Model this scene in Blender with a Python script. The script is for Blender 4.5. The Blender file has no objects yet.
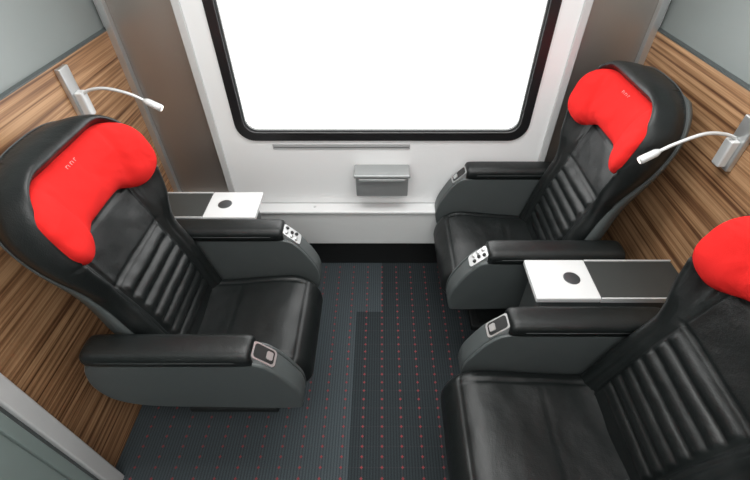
import bpy, bmesh, math
from mathutils import Vector, noise, Matrix
S=bpy.context.scene
try:
    S.view_settings.view_transform='Standard'
except Exception: pass
pi=math.pi

# ---------------------------------------------------------------- materials
def newmat(name):
    m=bpy.data.materials.new(name); m.use_nodes=True
    nt=m.node_tree; return m,nt,nt.nodes,nt.links,nt.nodes['Principled BSDF']
def simple(name,col,rough=.5,metal=0,bump=0,bscale=200,coat=0,spec=.5):
    m,nt,N,L,b=newmat(name)
    b.inputs['Base Color'].default_value=(*col,1); b.inputs['Roughness'].default_value=rough
    b.inputs['Metallic'].default_value=metal; b.inputs['Coat Weight'].default_value=coat
    b.inputs['Specular IOR Level'].default_value=spec
    if bump:
        tc=N.new('ShaderNodeTexCoord'); n=N.new('ShaderNodeTexNoise'); n.inputs['Scale'].default_value=bscale
        n.inputs['Detail'].default_value=3
        bp=N.new('ShaderNodeBump'); bp.inputs['Strength'].default_value=bump; bp.inputs['Distance'].default_value=.002
        L.new(tc.outputs['Object'],n.inputs['Vector']); L.new(n.outputs['Fac'],bp.inputs['Height']); L.new(bp.outputs['Normal'],b.inputs['Normal'])
    return m
def leather():
    m,nt,N,L,b=newmat('black_leather')
    b.inputs['Base Color'].default_value=(.0062,.0080,.0080,1); b.inputs['Roughness'].default_value=.40; b.inputs['Specular IOR Level'].default_value=.42
    tc=N.new('ShaderNodeTexCoord'); v=N.new('ShaderNodeTexVoronoi'); v.inputs['Scale'].default_value=260
    n=N.new('ShaderNodeTexNoise'); n.inputs['Scale'].default_value=14; n.inputs['Detail'].default_value=3
    bp=N.new('ShaderNodeBump'); bp.inputs['Strength'].default_value=.2; bp.inputs['Distance'].default_value=.0015
    b2=N.new('ShaderNodeBump'); b2.inputs['Strength'].default_value=.25; b2.inputs['Distance'].default_value=.012
    L.new(tc.outputs['Object'],v.inputs['Vector']); L.new(tc.outputs['Object'],n.inputs['Vector'])
    L.new(n.outputs['Fac'],b2.inputs['Height']); L.new(b2.outputs['Normal'],bp.inputs['Normal'])
    L.new(v.outputs['Distance'],bp.inputs['Height']); L.new(bp.outputs['Normal'],b.inputs['Normal'])
    return m
def redfabric():
    m,nt,N,L,b=newmat('red_fabric')
    b.inputs['Base Color'].default_value=(.68,.022,.020,1); b.inputs['Roughness'].default_value=.95; b.inputs['Specular IOR Level'].default_value=.1
    tc=N.new('ShaderNodeTexCoord'); n=N.new('ShaderNodeTexNoise'); n.inputs['Scale'].default_value=500
    n2=N.new('ShaderNodeTexNoise'); n2.inputs['Scale'].default_value=9; n2.inputs['Detail'].default_value=2; n2.inputs['Distortion'].default_value=.5
    bp=N.new('ShaderNodeBump'); bp.inputs['Strength'].default_value=.3; bp.inputs['Distance'].default_value=.002
    b2=N.new('ShaderNodeBump'); b2.inputs['Strength'].default_value=.6; b2.inputs['Distance'].default_value=.025
    L.new(tc.outputs['Object'],n.inputs['Vector']); L.new(tc.outputs['Object'],n2.inputs['Vector'])
    L.new(n2.outputs['Fac'],b2.inputs['Height']); L.new(b2.outputs['Normal'],bp.inputs['Normal'])
    L.new(n.outputs['Fac'],bp.inputs['Height']); L.new(bp.outputs['Normal'],b.inputs['Normal'])
    return m
def wood():
    m,nt,N,L,b=newmat('zebrano_wood')
    tc=N.new('ShaderNodeTexCoord')
    def st(sc,detail,dist):
        mp=N.new('ShaderNodeMapping'); mp.inputs['Scale'].default_value=sc
        n=N.new('ShaderNodeTexNoise'); n.inputs['Scale'].default_value=1; n.inputs['Detail'].default_value=detail
        n.inputs['Distortion'].default_value=dist
        L.new(tc.outputs['Object'],mp.inputs['Vector']); L.new(mp.outputs['Vector'],n.inputs['Vector']); return n
    n1=st((1,.8,75),3,.1); n2=st((1,3,300),2,0)
    r=N.new('ShaderNodeValToRGB'); r.color_ramp.elements[0].position=.35; r.color_ramp.elements[0].color=(.125,.055,.025,1)
    r.color_ramp.elements[1].position=.60; r.color_ramp.elements[1].color=(.50,.295,.155,1)
    e=r.color_ramp.elements.new(.47); e.color=(.32,.168,.080,1)
    L.new(n1.outputs['Fac'],r.inputs['Fac'])
    mx=N.new('ShaderNodeMixRGB'); mx.blend_type='MULTIPLY'; mx.inputs['Fac'].default_value=.45
    r2=N.new('ShaderNodeValToRGB'); r2.color_ramp.elements[0].position=.35; r2.color_ramp.elements[0].color=(.5,.45,.4,1)
    r2.color_ramp.elements[1].position=.6; r2.color_ramp.elements[1].color=(1,1,1,1)
    L.new(n2.outputs['Fac'],r2.inputs['Fac']); L.new(r.outputs['Color'],mx.inputs['Color1']); L.new(r2.outputs['Color'],mx.inputs['Color2'])
    L.new(mx.outputs['Color'],b.inputs['Base Color']); b.inputs['Roughness'].default_value=.5
    return m
def steel(name,base,rough,axis_scale):
    m,nt,N,L,b=newmat(name)
    tc=N.new('ShaderNodeTexCoord'); mp=N.new('ShaderNodeMapping'); mp.inputs['Scale'].default_value=axis_scale
    n=N.new('ShaderNodeTexNoise'); n.inputs['Scale'].default_value=1; n.inputs['Detail'].default_value=2
    r=N.new('ShaderNodeMapRange'); r.inputs['To Min'].default_value=rough-.06; r.inputs['To Max'].default_value=rough+.1
    bp=N.new('ShaderNodeBump'); bp.inputs['Strength'].default_value=.08; bp.inputs['Distance'].default_value=.001
    L.new(tc.outputs['Object'],mp.inputs['Vector']); L.new(mp.outputs['Vector'],n.inputs['Vector'])
    L.new(n.outputs['Fac'],r.inputs['Value']); L.new(r.outputs['Result'],b.inputs['Roughness'])
    L.new(n.outputs['Fac'],bp.inputs['Height']); L.new(bp.outputs['Normal'],b.inputs['Normal'])
    b.inputs['Base Color'].default_value=(*base,1); b.inputs['Metallic'].default_value=.85
    return m
def carpet():
    m,nt,N,L,b=newmat('dotted_carpet')
    tc=N.new('ShaderNodeTexCoord'); sp=N.new('ShaderNodeSeparateXYZ'); L.new(tc.outputs['Object'],sp.inputs[0])
    def M(op,a,c=None):
        n=N.new('ShaderNodeMath'); n.operation=op
        if hasattr(a,'links'): L.new(a,n.inputs[0])
        else: n.inputs[0].default_value=a
        if c is not None:
            if hasattr(c,'links'): L.new(c,n.inputs[1])
            else: n.inputs[1].default_value=c
        return n.outputs[0]
    X,Y=sp.outputs[0],sp.outputs[1]
    def dist(o,p):
        f=M('FRACT',M('ADD',M('DIVIDE',o,p),100.5)); return M('MULTIPLY',M('ABSOLUTE',M('SUBTRACT',f,.5)),p)
    dx=dist(X,.085); dy=dist(Y,.042)
    dot=M('MAXIMUM',M('MULTIPLY',M('LESS_THAN',dx,.0020),M('LESS_THAN',dy,.0060)),M('MULTIPLY',M('LESS_THAN',dx,.0055),M('LESS_THAN',dy,.0022)))
    line=M('MULTIPLY',M('MAXIMUM',M('LESS_THAN',dx,.0013),M('MULTIPLY',M('LESS_THAN',dist(Y,.084),.0012),.6)),.35)
    nz=N.new('ShaderNodeTexNoise'); nz.inputs['Scale'].default_value=420; nz.inputs['Detail'].default_value=2
    L.new(tc.outputs['Object'],nz.inputs['Vector'])
    fine=M('MULTIPLY',M('LESS_THAN',dist(X,.0125),.0025),.18)
    r=N.new('ShaderNodeValToRGB'); r.color_ramp.elements[0].position=.25; r.color_ramp.elements[0].color=(.021,.026,.029,1)
    r.color_ramp.elements[1].position=.8; r.color_ramp.elements[1].color=(.060,.072,.077,1)
    L.new(M('SUBTRACT',nz.outputs['Fac'],fine),r.inputs['Fac'])
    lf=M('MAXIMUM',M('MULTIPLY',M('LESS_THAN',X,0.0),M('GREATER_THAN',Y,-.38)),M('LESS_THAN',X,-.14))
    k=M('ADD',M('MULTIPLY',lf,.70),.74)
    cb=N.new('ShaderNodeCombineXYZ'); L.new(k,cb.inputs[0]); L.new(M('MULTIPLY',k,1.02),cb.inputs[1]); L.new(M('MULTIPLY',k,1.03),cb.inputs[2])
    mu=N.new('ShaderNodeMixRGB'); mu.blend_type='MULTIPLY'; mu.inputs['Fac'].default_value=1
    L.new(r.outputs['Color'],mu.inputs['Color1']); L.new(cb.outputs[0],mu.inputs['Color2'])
    ml=N.new('ShaderNodeMixRGB'); L.new(line,ml.inputs['Fac']); L.new(mu.outputs['Color'],ml.inputs['Color1']); ml.inputs['Color2'].default_value=(.075,.055,.06,1)
    mx=N.new('ShaderNodeMixRGB'); L.new(dot,mx.inputs['Fac']); L.new(ml.outputs['Color'],mx.inputs['Color1']); mx.inputs['Color2'].default_value=(.24,.045,.05,1)
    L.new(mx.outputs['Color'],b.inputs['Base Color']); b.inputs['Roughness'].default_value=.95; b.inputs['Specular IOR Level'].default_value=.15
    bp=N.new('ShaderNodeBump'); bp.inputs['Strength'].default_value=.5; bp.inputs['Distance'].default_value=.003
    L.new(nz.outputs['Fac'],bp.inputs['Height']); L.new(bp.outputs['Normal'],b.inputs['Normal'])
    return m
def glassm():
    m=bpy.data.materials.new('window_glass'); m.use_nodes=True; nt=m.node_tree; N=nt.nodes; L=nt.links
    N.clear(); o=N.new('ShaderNodeOutputMaterial'); t=N.new('ShaderNodeBsdfTransparent'); g=N.new('ShaderNodeBsdfGlossy')
    g.inputs['Roughness'].default_value=.02; mx=N.new('ShaderNodeMixShader'); mx.inputs[0].default_value=.05
    L.new(t.outputs[0],mx.inputs[1]); L.new(g.outputs[0],mx.inputs[2]); L.new(mx.outputs[0],o.inputs[0]); return m
def emis(name,col,st):
    m,nt,N,L,b=newmat(name); b.inputs['Base Color'].default_value=(*col,1)
    b.inputs['Emission Color'].default_value=(*col,1); b.inputs['Emission Strength'].default_value=st; return m

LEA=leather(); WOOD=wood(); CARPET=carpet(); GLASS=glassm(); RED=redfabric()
STEEL=steel('brushed_steel_panel',(.42,.385,.355),.38,(300,300,3))
ALU=simple('satin_aluminium',(.62,.63,.63),.32,.8)
SILV=simple('silver_paint',(.64,.65,.65),.4,.25)
TABW=simple('light_table_top',(.66,.67,.67),.4,.1)
WHITE=simple('white_panel',(.82,.83,.83),.38,0)
LEDGE=simple('ledge_white',(.76,.77,.77),.4)
LOWW=simple('lower_panel_grey',(.62,.635,.63),.45)
SHELL=simple('grey_seat_shell',(.068,.078,.078),.42,0,.1,500)
BLACK=simple('black_plastic',(.012,.013,.013),.45)
RUB=simple('black_rubber',(.01,.01,.011),.35)
GREY=simple('grey_green_panel',(.215,.24,.235),.4)
DOORG=simple('door_green_grey',(.20,.245,.235),.3)
TABT=simple('dark_table_top',(.040,.043,.042),.35,0,.15,300)
BIN=simple('bin_grey',(.33,.345,.345),.35,.3)
CEIL=simple('ceiling_white',(.78,.79,.79),.6)
THREAD=simple('seam_thread',(.07,.075,.075),.7)
DARKP=simple('dark_pedestal',(.015,.017,.017),.6)
LABEL=simple('pale_thread',(.75,.35,.35),.7)
GLOW=emis('lamp_lens',(1,.95,.85),1.5)

# ---------------------------------------------------------------- mesh helpers
def link(o,parent=None):
    S.collection.objects.link(o)
    if parent: o.parent=parent
    return o
def mk(name,verts,faces,mat,parent=None,smooth=False,sub=0):
    me=bpy.data.meshes.new(name); me.from_pydata([tuple(v) for v in verts],[],faces)
    bm=bmesh.new(); bm.from_mesh(me); bmesh.ops.recalc_face_normals(bm,faces=bm.faces); bm.to_mesh(me); bm.free()
    for p in me.polygons: p.use_smooth=smooth
    me.materials.append(mat)
    return link(bpy.data.objects.new(name,me),parent)
def box(name,lo,hi,mat,parent=None,bev=0,seg=3):
    bm=bmesh.new(); bmesh.ops.create_cube(bm,size=1)
    for v in bm.verts:
        v.co=Vector([(lo[i]+hi[i])/2+v.co[i]*(hi[i]-lo[i]) for i in range(3)])
    if bev: bmesh.ops.bevel(bm,geom=bm.edges[:],offset=bev,segments=seg,profile=.5,affect='EDGES')
    me=bpy.data.meshes.new(name); bm.to_mesh(me); bm.free(); me.materials.append(mat)
    if bev:
        for p in me.polygons: p.use_smooth=True
    o=link(bpy.data.objects.new(name,me),parent)
    if bev: o.modifiers.new('wn','WEIGHTED_NORMAL')
    return o
def extrude_profile(name,pts,y0,y1,mat,parent=None,bev=.008,seg=3):
    n=len(pts); V=[(p[0],y0,p[1]) for p in pts]+[(p[0],y1,p[1]) for p in pts]
    F=[tuple(range(n)),tuple(range(2*n-1,n-1,-1))]+[(i,(i+1)%n,n+(i+1)%n,n+i) for i in range(n)]
    o=mk(name,V,F,mat,parent,True)
    if bev:
        b=o.modifiers.new('b','BEVEL'); b.width=bev; b.segments=seg; b.limit_method='ANGLE'; b.angle_limit=math.radians(50)
    o.modifiers.new('wn','WEIGHTED_NORMAL')
    return o
def catmull(pts,k=8,closed=False):
    out=[]; n=len(pts)
    rng=range(n) if closed else range(n-1)
    for i in rng:
        p=[pts[(i+j)%n] if closed else pts[min(max(i+j,0),n-1)] for j in (-1,0,1,2)]
        for q in range(k):
            t=q/k
            out.append(tuple(.5*((2*p[1][c])+(-p[0][c]+p[2][c])*t+(2*p[0][c]-5*p[1][c]+4*p[2][c]-p[3][c])*t*t+(-p[0][c]+3*p[1][c]-3*p[2][c]+p[3][c])*t**3) for c in range(len(pts[0]))))
    if not closed: out.append(tuple(pts[-1]))
    return out
def tube(name,pts,r,mat,parent=None,k=10,rad=None):
    P=[Vector(p) for p in pts]; V=[];F=[]
    up=Vector((0,0,1))
    for i,p in enumerate(P):
        t=(P[min(i+1,len(P)-1)]-P[max(i-1,0)]).normalized()
        a=t.cross(up); 
        if a.length<1e-3: a=t.cross(Vector((1,0,0)))
        a.normalize(); b=t.cross(a)
        rr=rad[i] if rad else r
        for j in range(k):
            an=2*pi*j/k; V.append(p+a*math.cos(an)*rr+b*math.sin(an)*rr)
    for i in range(len(P)-1):
        for j in range(k): F.append((i*k+j,i*k+(j+1)%k,(i+1)*k+(j+1)%k,(i+1)*k+j))
    F.append(tuple(range(k))); F.append(tuple(range((len(P)-1)*k,len(P)*k)))
    return mk(name,V,F,mat,parent,True)
def disc(name,c,nrm,r,h,mat,parent=None,k=28):
    n=Vector(nrm).normalized(); c=Vector(c)
    return tube(name,[c-n*.0005,c+n*(h-.001),c+n*h],r,mat,parent,k,[r,r,r*.9])
def gridsolid(name,front,back,nu,nv,mat,parent=None):
    V=[];F=[]
    for fn in (front,back):
        for j in range(nv+1):
            for i in range(nu+1): V.append(fn(i/nu,j/nv))
    w=nu+1; o=w*(nv+1)
    for j in range(nv):
        for i in range(nu):
            a=j*w+i; F.append((a,a+1,a+1+w,a+w)); F.append((o+a,o+a+w,o+a+w+1,o+a+1))
    for i in range(nu):
        F.append((i,o+i,o+i+1,i+1)); a=nv*w+i; F.append((a,a+1,o+a+1,o+a))
    for j in range(nv):
        a=j*w; F.append((a,a+w,o+a+w,o+a)); a=j*w+nu; F.append((a,o+a,o+a+w,a+w))
    return mk(name,V,F,mat,parent,True)
def rrect(cx,cz,hw,hh,r,n=8):
    out=[]
    for q,(sx,sz) in enumerate(((1,1),(-1,1),(-1,-1),(1,-1))):
        for i in range(n+1):
            a=q*pi/2+i/n*pi/2
            out.append((cx+sx*(hw-r)+r*math.cos(a),cz+sz*(hh-r)+r*math.sin(a)))
    return out
def ringplate(name,outer,inner,y0,y1,mat,parent=None,bev=0):
    n=len(outer); V=[]
    for y in (y0,y1):
        V+=[(p[0],y,p[1]) for p in outer]; V+=[(p[0],y,p[1]) for p in inner]
    F=[]
    for i in range(n):
        j=(i+1)%n
        F+=[(i,j,n+j,n+i),(2*n+i,3*n+i,3*n+j,2*n+j),(i,2*n+i,2*n+j,j),(n+i,n+j,3*n+j,3*n+i)]
    o=mk(name,V,F,mat,parent,False)
    if bev:
        b=o.modifiers.new('b','BEVEL'); b.width=bev; b.segments=3; b.limit_method='ANGLE'
        for p in o.data.polygons: p.use_smooth=True
        o.modifiers.new('wn','WEIGHTED_NORMAL')
    return o
def empty(name,loc=(0,0,0),rz=0):
    e=bpy.data.objects.new(name,None); e.empty_display_size=.1; e.location=loc; e.rotation_euler=(0,0,rz); return link(e)
def sst(a,b,x):
    t=min(max((x-a)/(b-a),0),1); return t*t*(3-2*t)
def gs(x,w): return math.exp(-(x/w)**2)

# ---------------------------------------------------------------- room
XW=1.10; ZT=2.30; YB=-2.75
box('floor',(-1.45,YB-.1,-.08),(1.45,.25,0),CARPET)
box('ceiling',(-1.45,YB-.1,ZT),(1.45,.25,ZT+.08),CEIL)
wf=empty('wall_window')
oi=rrect(0,(.843+1.76)/2,.688,(1.76-.843)/2,.085)
ringplate('window_panel',rrect(0,(.46+ZT)/2,.81,(ZT-.46)/2,.002),rrect(0,(.843+1.76)/2,.66,(1.76-.843)/2-.02,.07),0,.05,WHITE,wf,.004)
for sx in (-1,1):
    a,b_=sorted((sx*.815,sx*1.10))
    box('steel_side_panel',(a,.02,0),(b_,.06,ZT),STEEL,wf)
    a,b_=sorted((sx*.775,sx*.808))
    box('panel_edge_strip',(a,-.012,.462),(b_,.0,ZT),SILV,wf,.004)
    box('outer_skin',tuple([sorted((sx*.815,sx*1.45))[0],.065,0]),(sorted((sx*.815,sx*1.45))[1],.2,ZT),WHITE,wf)
box('wall_core',(-.812,.05,0),(.812,.2,.80),WHITE,wf)
box('heater_duct',(-1.095,-.068,.22),(1.095,.019,.448),LOWW,wf,.006)
box('duct_ledge',(-1.095,-.078,.446),(1.095,.0,.462),LEDGE,wf,.005)
box('air_slot',(-.53,-.004,.795),(.136,.0,.822),simple('slot_grey',(.38,.39,.39),.5),wf,.001)
box('slot_line',(-.525,-.0055,.8055),(.131,-.0035,.8075),BLACK,wf)
for x in (-.36,.30): disc('ledge_screw',(x,-.035,.462),(0,0,1),.008,.002,ALU,wf,16)
box('baseboard_window',(-1.095,-.006,0),(1.095,.019,.22),BLACK)
win=empty('window_1')
ringplate('rubber_frame',oi,rrect(0,(.887+1.71)/2,.645,(1.71-.887)/2,.055),-.010,.012,RUB,win,.004)
ringplate('inner_gasket',rrect(0,(.88+1.72)/2,.655,(1.72-.88)/2,.06),rrect(0,(.893+1.70)/2,.637,(1.70-.893)/2,.05),.004,.02,simple('gasket',(.06,.065,.065),.3),win)
box('glass_pane',(-.658,.010,.862),(.658,.015,1.738),GLASS,win)
def sidewall(sx,name,y0):
    e=empty(name)
    def bx(n,x0,x1,ya,yb,z0,z1,m,bev=0):
        a,b_=sorted((sx*x0,sx*x1)); box(n,(a,ya,z0),(b_,yb,z1),m,e,bev)
    bx('wood_panel',XW,XW+.03,y0,.02,0,1.335,WOOD)
    bx('wood_top_edge',XW-.001,XW+.03,y0,.02,1.335,1.340,SHELL)
    bx('upper_panel',XW+.02,XW+.05,y0,.02,1.340,ZT,GREY)
    bx('core',XW+.051,XW+.3,y0,.02,0,ZT,WHITE)
    bx('corner_trim',XW-.028,XW+.001,-.008,.019,.462,ZT,ALU,.003)
    return e
sidewall(-1,'wall_left',-1.205); sidewall(1,'wall_right',YB)
dr=empty('door_1')
box('door_jamb',(-1.20,-1.262,0),(-1.045,-1.206,ZT),SILV,dr,.006)
box('door_seal',(-1.20,-1.272,0),(-1.062,-1.263,ZT),SHELL,dr)
box('door_leaf_edge',(-1.20,-1.31,0),(-1.058,-1.273,ZT),DOORG,dr,.004)
box('door_leaf',(-1.20,YB,0),(-1.07,-1.311,ZT),DOORG,dr)
box('wall_corridor',(-1.45,YB-.1,0),(1.45,YB,ZT),CEIL)

# ---------------------------------------------------------------- seat meshes
SL,ZL=.495,.42
LB=math.hypot(.235,.865); TS,TZ=.235/LB,.865/LB
def BP(h,w,n):
    return (-(SL+TS*h-TZ*n),w,ZL+TZ*h+TS*n)
HC=.66
def Wb(h,extra=0):
    w=.232+.053*sst(.36,.68,h)-.004*sst(.74,.88,h)+extra
    if h>HC:
        q=min((h-HC)/(LB+extra-HC),1); w*=max(1-q**3.0,0)**(1/2.5)
    return w
def taper(h): return 1-.075*sst(.34,.55,h)
def nsh(h): return .040-.034*sst(.38,.76,h)     # split line between leather and hard shell
RR=.033
def frontn(h,w):
    W=Wb(h); aw=abs(w); n0=nsh(h)+.001
    ds=W-aw; dt=(LB-h)*.9
    k=.014; d=max(-k*math.log(math.exp(-max(ds,0)/k)+math.exp(-max(dt,0)/k)),0) if min(ds,dt)<.2 else .2
    d=min(d,ds if ds>0 else 0)
    wing=.008+.078*sst(.38,.64,h)-.012*sst(.75,.90,h)
    base=.047+.015*gs(h-.26,.16)
    base+=.018*sst(.12,.22,aw)*(1-sst(.5,.6,h))
    pw=(1-sst(.138,.150,aw))
    ph=sst(.085,.095,h)*(1-sst(.435,.445,h))
    base+=pw*ph*(.012*abs(math.sin(pi*(h-.09)/.0495))**.6-.003)
    base-=.008*gs(aw-.153-.02*h,.0045)*(1-sst(.60,.66,h))
    base-=.006*gs(h-.455,.004)*(1-sst(.16,.18,aw))
    base-=.006*gs(h-.62,.005)
    base+=.004*noise.noise(Vector((h*9,w*9,3)))+.0012*noise.noise(Vector((h*22,w*22,5)))
    if d<RR:
        t=d/RR; n=n0+(base+wing-n0)*math.sqrt(max(1-(1-t)**2,0))
    else:
        t=min((d-RR)/.05,1); n=base+wing*(.5+.5*math.cos(pi*t))
    n-=.004*gs(d-.05,.004)
    return n
def hrow(v):
    return (v/.55)*HC if v<.55 else HC+(LB-HC)*math.sin(pi/2*(v-.55)/.45)
def bf(u,v):
    h=hrow(v); a=math.sin(pi/2*(2*u-1)); w=Wb(h)*a; n=frontn(h,w)
    # outer flank leans inwards towards the back
    k=sst(.0,.06,(n-nsh(h))) if abs(a)>.9 else 1
    return BP(h,w*(taper(h)+(1-taper(h))*k),n)
def bb(u,v):
    h=hrow(v); w=Wb(h)*taper(h)*math.sin(pi/2*(2*u-1)); return BP(h,w,nsh(h))
def sf(u,v):
    h=hrow(v)*.985; w=(Wb(h)*taper(h)+.002)*math.sin(pi/2*(2*u-1)); return BP(h,w,nsh(h)-.001)
def sb(u,v):
    h=hrow(v)*.975; w0=math.sin(pi/2*(2*u-1)); w=(Wb(h)*(taper(h)-.06*sst(.3,.5,h)))*w0; return BP(h,w,-.022-.014*(1-abs(w0)**3))
def pillow_fn(sign):
    def f(u,v,lift=0):
        a=2*u-1; a=math.sin(pi/2*a); aa=abs(a)
        top=LB-.052-.035*aa**3
        bot=LB-.255-.055*sst(.30,.75,aa)
        H=(top-bot)*max(1-aa**7,0)**.40; mid=(top+bot)/2
        b=.5+.5*math.sin(pi/2*(2*v-1)); h=mid+H*(b-.5); w=.260*a
        th=(max(1-abs(2*b-1)**3.0,0)**.5)*(max(1-aa**4.5,0)**.5)
        nb=.060+.078*aa**3
        n=nb+((.048+.020*sst(.4,.8,aa)) if sign>0 else -.020)*th
        if sign>0:
            n+=.007*noise.noise(Vector((a*2.6,b*1.8,7)))*th
            n+=.003*noise.noise(Vector((a*7,b*4,2)))*th
            n-=.007*gs(aa-.48-.12*b,.04)*th
        return BP(h,w,n+lift)
    return f
CW=.236; CL=.56
def cf(u,v):
    w=CW*math.sin(pi/2*(2*u-1)); s=CL*(1-math.cos(pi/2*v))
    aw=abs(w)
    top=.520-.035*sst(.1,.5,s)-.010*gs(w,.10)*sst(.15,.35,s)
    ds=CW-aw; ef=min(s/.12,1); es=min(ds/.055,1)
    r=math.sqrt(max(1-(1-ef)**2.2,0)); q=math.sqrt(max(1-(1-es)**2,0))
    z=.385+(top-.385)*min(r,1)*(.60+.40*q)
    z-=.007*gs(aw-.175-.02*s,.005)*sst(.03,.09,s)
    z-=.006*gs(s-.34,.004)*(1-sst(.17,.18,aw))
    z-=.004*gs(s-.055,.004)
    z+=(.007*noise.noise(Vector((s*7,w*7,1)))+.0015*noise.noise(Vector((s*20,w*14,4))))*r*q
    c=max(aw-.17,0)/(CW-.17); s2=s+.045*c**2.4*(1-sst(0,.2,s))
    return (-s2,w,z)
def cb(u,v):
    p=cf(u,v); s=-p[0]; k=1-sst(0,.2,s)
    return (-(s+.03*k),p[1]*.97,.335)

def build_arm(side,par):
    yc=side*.285
    prof=catmull([(-.70,.60),(-.66,.685),(-.55,.694),(-.3,.694),(-.145,.69),(-.09,.655),(-.045,.58),(-.015,.50),(-.018,.415),(-.06,.395),(-.3,.40),(-.55,.41),(-.66,.45),(-.70,.52)],4,True)
    y0,y1=sorted((yc-side*.035,yc+side*.042))
    extrude_profile('armrest_body',prof,y0,y1,SHELL,par,.010,3)
    y0,y1=sorted((yc-side*.046,yc-side*.034))
    extrude_profile('armrest_inner_lining',prof,y0,y1,SHELL,par,.004,2)
    V=[];F=[];k=24
    N=26
    for i in range(N+1):
        t=i/N; x=-.665+(.665-.14)*(.5-.5*math.cos(pi*t))
        e=math.sqrt(max(1-abs(2*t-1)**8,0))
        z=.708-.012*sst(.9,1,t)
        for j in range(k):
            an=2*pi*j/k; c=math.cos(an); s_=math.sin(an)
            yy=.050*math.copysign(abs(c)**.68,c)*(.55+.45*e); zz=.036*math.copysign(abs(s_)**.68,s_)*(.35+.65*e)
            V.append((x,yc+yy,z+zz))
    for i in range(N):
        for j in range(k): F.append((i*k+j,i*k+(j+1)%k,(i+1)*k+(j+1)%k,(i+1)*k+j))
    F.append(tuple(range(k))); F.append(tuple(range(N*k,(N+1)*k)))
    mk('armrest_pad',V,F,LEA,par,True)
    for q in (-1,1):
        tube('armrest_seam',[(x,yc+q*.0495,.712) for x in (-.62,-.4,-.19)],.0012,THREAD,par,6)
    P0=Vector((-.146,yc,.720)); P1=Vector((-.080,yc,.650)); T=(P1-P0).normalized(); Nn=Vector((-T.z,0,T.x)); 
    if Nn.z<0: Nn=-Nn
    Ln=(P1-P0).length
    outl=rrect(Ln/2,0,Ln/2,.031,.014,5)
    def pl(name,ol,n0,n1,m,sc=1):
        n=len(ol); V=[P0+T*p[0]+Vector((0,p[1],0))+Nn*n0 for p in ol]+[P0+T*(Ln/2+(p[0]-Ln/2)*sc)+Vector((0,p[1]*sc,0))+Nn*n1 for p in ol]
        F=[tuple(range(n)),tuple(range(n,2*n))]+[(i,(i+1)%n,n+(i+1)%n,n+i) for i in range(n)]
        return mk(name,V,F,m,par,False)
    pl('control_plate',outl,-.022,.003,ALU,.97)
    if side>0:
        for a_,b_ in ((.02,-.014),(.02,.014),(.045,-.016),(.045,.006),(.068,-.014),(.068,.014)):
            c=P0+T*a_+Vector((0,b_,0))+Nn*.003
            disc('control_button',c,Nn,.0075,.005,ALU if b_<0 else BLACK,par,16)
    else:
        pl('control_recess',rrect(Ln/2,0,Ln/2-.010,.024,.010,5),.002,.0045,BLACK)
        pl('control_latch',rrect(Ln*.70,0,Ln*.12,.014,.005,5),.004,.008,ALU)

proto=[]
BACK=('backrest','headrest','embroidered','wing')
def build_seat(loc,rz,slide=0,tilt=0):
    e=empty('train_seat',loc,rz)
    if not proto:
        n0=set(S.objects)
        gridsolid('backrest_cushion',bf,bb,110,180,LEA,e)
        gridsolid('backrest_shell',sf,sb,40,60,SHELL,e)
        gridsolid('headrest_pillow',pillow_fn(1),pillow_fn(-1),80,50,RED,e)
        pf=pillow_fn(1)
        for i in range(5):
            u0=.462+i*.013
            tube('embroidered_label',[pf(u0,.68+.03*t,.0004) for t in (0,.5,1)],.0009,LABEL,e,6)
            if i%2==0: tube('embroidered_label',[pf(u0+.008*t,.71,.0004) for t in (0,.5,1)],.0009,LABEL,e,6)
        gridsolid('seat_cushion',cf,cb,70,80,LEA,e)
        build_arm(1,e); build_arm(-1,e)
        pts=[]
        for j in range(0,101):
            v=.40+.6*j/100; h=hrow(v); pts.append((h,Wb(h)*taper(h)+.0015))
        P=[BP(h,-w,nsh(h)+.003) for h,w in pts]+[BP(h,w,nsh(h)+.003) for h,w in reversed(pts)]
        tube('wing_stitching',P,.0016,THREAD,e,6)
        box('seat_pan',(-.62,-.235,.30),(-.05,.235,.345),SHELL,e,.012)
        extrude_profile('pedestal',[(-.58,.31),(-.14,.31),(-.24,.04),(-.54,.04)],-.14,.14,DARKP,e,.01)
        box('floor_plate',(-.60,-.16,0),(-.20,.16,.04),DARKP,e,.008)
        box('back_mount',(-.74,-.20,.20),(-.56,.20,.46),DARKP,e,.02)
        proto.extend([o for o in S.objects if o not in n0])
    else:
        R=Matrix.Rotation(-math.radians(tilt),3,'Y'); Pv=Vector((-.50,0,.45))
        for o in proto:
            c=o.copy(); S.collection.objects.link(c); c.parent=e
            if o.name.startswith(('seat_cushion','seat_pan')): c.location.x+=slide
            if tilt and o.name.startswith(BACK):
                c.rotation_euler=(0,-math.radians(tilt),0); c.location=Pv-R@Pv
    return e
build_seat((-.265,-.785,0),0)
build_seat((.27,-.345,0),pi)
build_seat((.28,-1.245,0),pi,.065,3.2)

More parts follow.
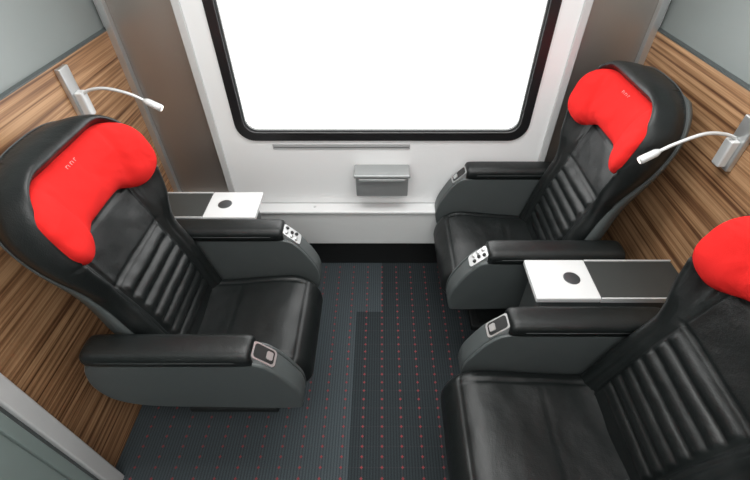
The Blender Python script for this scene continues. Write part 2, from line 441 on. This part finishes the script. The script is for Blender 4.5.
# ---------------------------------------------------------------- side tables
def table(sx,y0,y1):
    e=empty('side_table',(sx*.54,(y0+y1)/2,0)); hw=(y1-y0)/2
    def bx(n,a,b_,ya,yb,z0,z1,m,bev=0):
        p,q=sorted((sx*a,sx*b_)); return box(n,(p,ya,z0),(q,yb,z1),m,e,bev)
    bx('metal_top',0,.225,-hw,hw,.700,.724,TABW,.005)
    bx('dark_top',.226,.557,-hw+.006,hw-.006,.702,.720,TABT,.004)
    bx('rim_back',.226,.557,hw-.006,hw,.700,.724,SILV,.002)
    bx('rim_front',.226,.557,-hw,-hw+.006,.700,.724,SILV,.002)
    bx('support_box',.03,.55,-hw+.02,hw-.02,.30,.700,SHELL,.01)
    bx('support_foot',.12,.50,-hw+.035,hw-.035,0,.30,DARKP,.006)
    disc('cup_recess',(sx*.15,.0,.7235),(0,0,1),.030,.0016,simple('cup_dark',(.10,.105,.11),.3,.6),e,32)
    disc('cup_ring',(sx*.15,.0,.7225),(0,0,1),.034,.0015,ALU,e,32)
table(-1,-.435,-.255); table(1,-.875,-.685)

# ---------------------------------------------------------------- reading lamps
def lamp(sx,y,pts,z0,z1):
    e=empty('reading_lamp',(sx*XW,y,0))
    a,b_=sorted((0,-sx*.018)); box('wall_plate',(a,-.028,z0),(b_,.028,z1),ALU,e,.004)
    a,b_=sorted((-sx*.017,-sx*.045)); box('hinge_block',(a,-.018,z0+.01),(b_,.018,z0+.10),SILV,e,.006)
    P=catmull([(-sx*p[0],p[1],p[2]) for p in pts],8)
    tube('gooseneck',P,.0055,SILV,e,12)
    d=(Vector(P[-1])-Vector(P[-3])).normalized(); p=Vector(P[-1])
    tube('lamp_head',[p-d*.005,p,p+d*.008,p+d*.05,p+d*.058],.01,SILV,e,20,[.006,.009,.0125,.0135,.0125])
    disc('lamp_lens',p+d*.0575,d,.010,.002,GLOW,e,20)
lamp(-1,-.36,[(.03,0,1.225),(.07,0,1.245),(.13,0,1.25),(.20,0,1.232),(.25,0,1.205)],1.14,1.325)
lamp(1,-.66,[(.03,0,1.225),(.07,0,1.238),(.13,0,1.238),(.20,0,1.205),(.24,0,1.178)],1.12,1.29)

# ---------------------------------------------------------------- waste bin
wb=empty('waste_bin',(0,0,0))
extrude_profile('bin_body',[(-.001,.565),(-.001,.70),(-.095,.70),(-.088,.575),(-.075,.565)],-.13,.13,BIN,wb,.006)
for o in wb.children:
    o.rotation_euler=(0,0,pi/2)
box('bin_lid',(-.138,-.104,.690),(.138,-.001,.708),BIN,wb,.006)
box('bin_handle',(-.115,-.108,.672),(.115,-.092,.688),BIN,wb,.003)

# ---------------------------------------------------------------- lighting
w=bpy.data.worlds.new('World'); S.world=w; w.use_nodes=True
bg=w.node_tree.nodes['Background']; bg.inputs['Color'].default_value=(1,1,.995,1); bg.inputs['Strength'].default_value=5.0
def area(name,loc,sx,sy,e,col=(1,1,1)):
    l=bpy.data.lights.new(name,'AREA'); l.shape='RECTANGLE'; l.size=sx; l.size_y=sy; l.energy=e; l.color=col
    o=link(bpy.data.objects.new(name,l)); o.location=loc; return o
area('ceiling_light',(0,-.75,2.27),1.7,.6,26,(1,.995,.98))
area('corridor_light',(0,-2.0,2.27),1.9,.7,26,(1,.995,.98))

# ---------------------------------------------------------------- camera
c=bpy.data.cameras.new('camera'); co=link(bpy.data.objects.new('camera',c)); S.camera=co
co.location=(0,-1.8,1.865); co.rotation_euler=(math.radians(47),0,0)
c.lens=36*419/750; c.sensor_width=36; c.shift_x=-7/750; c.clip_start=.02
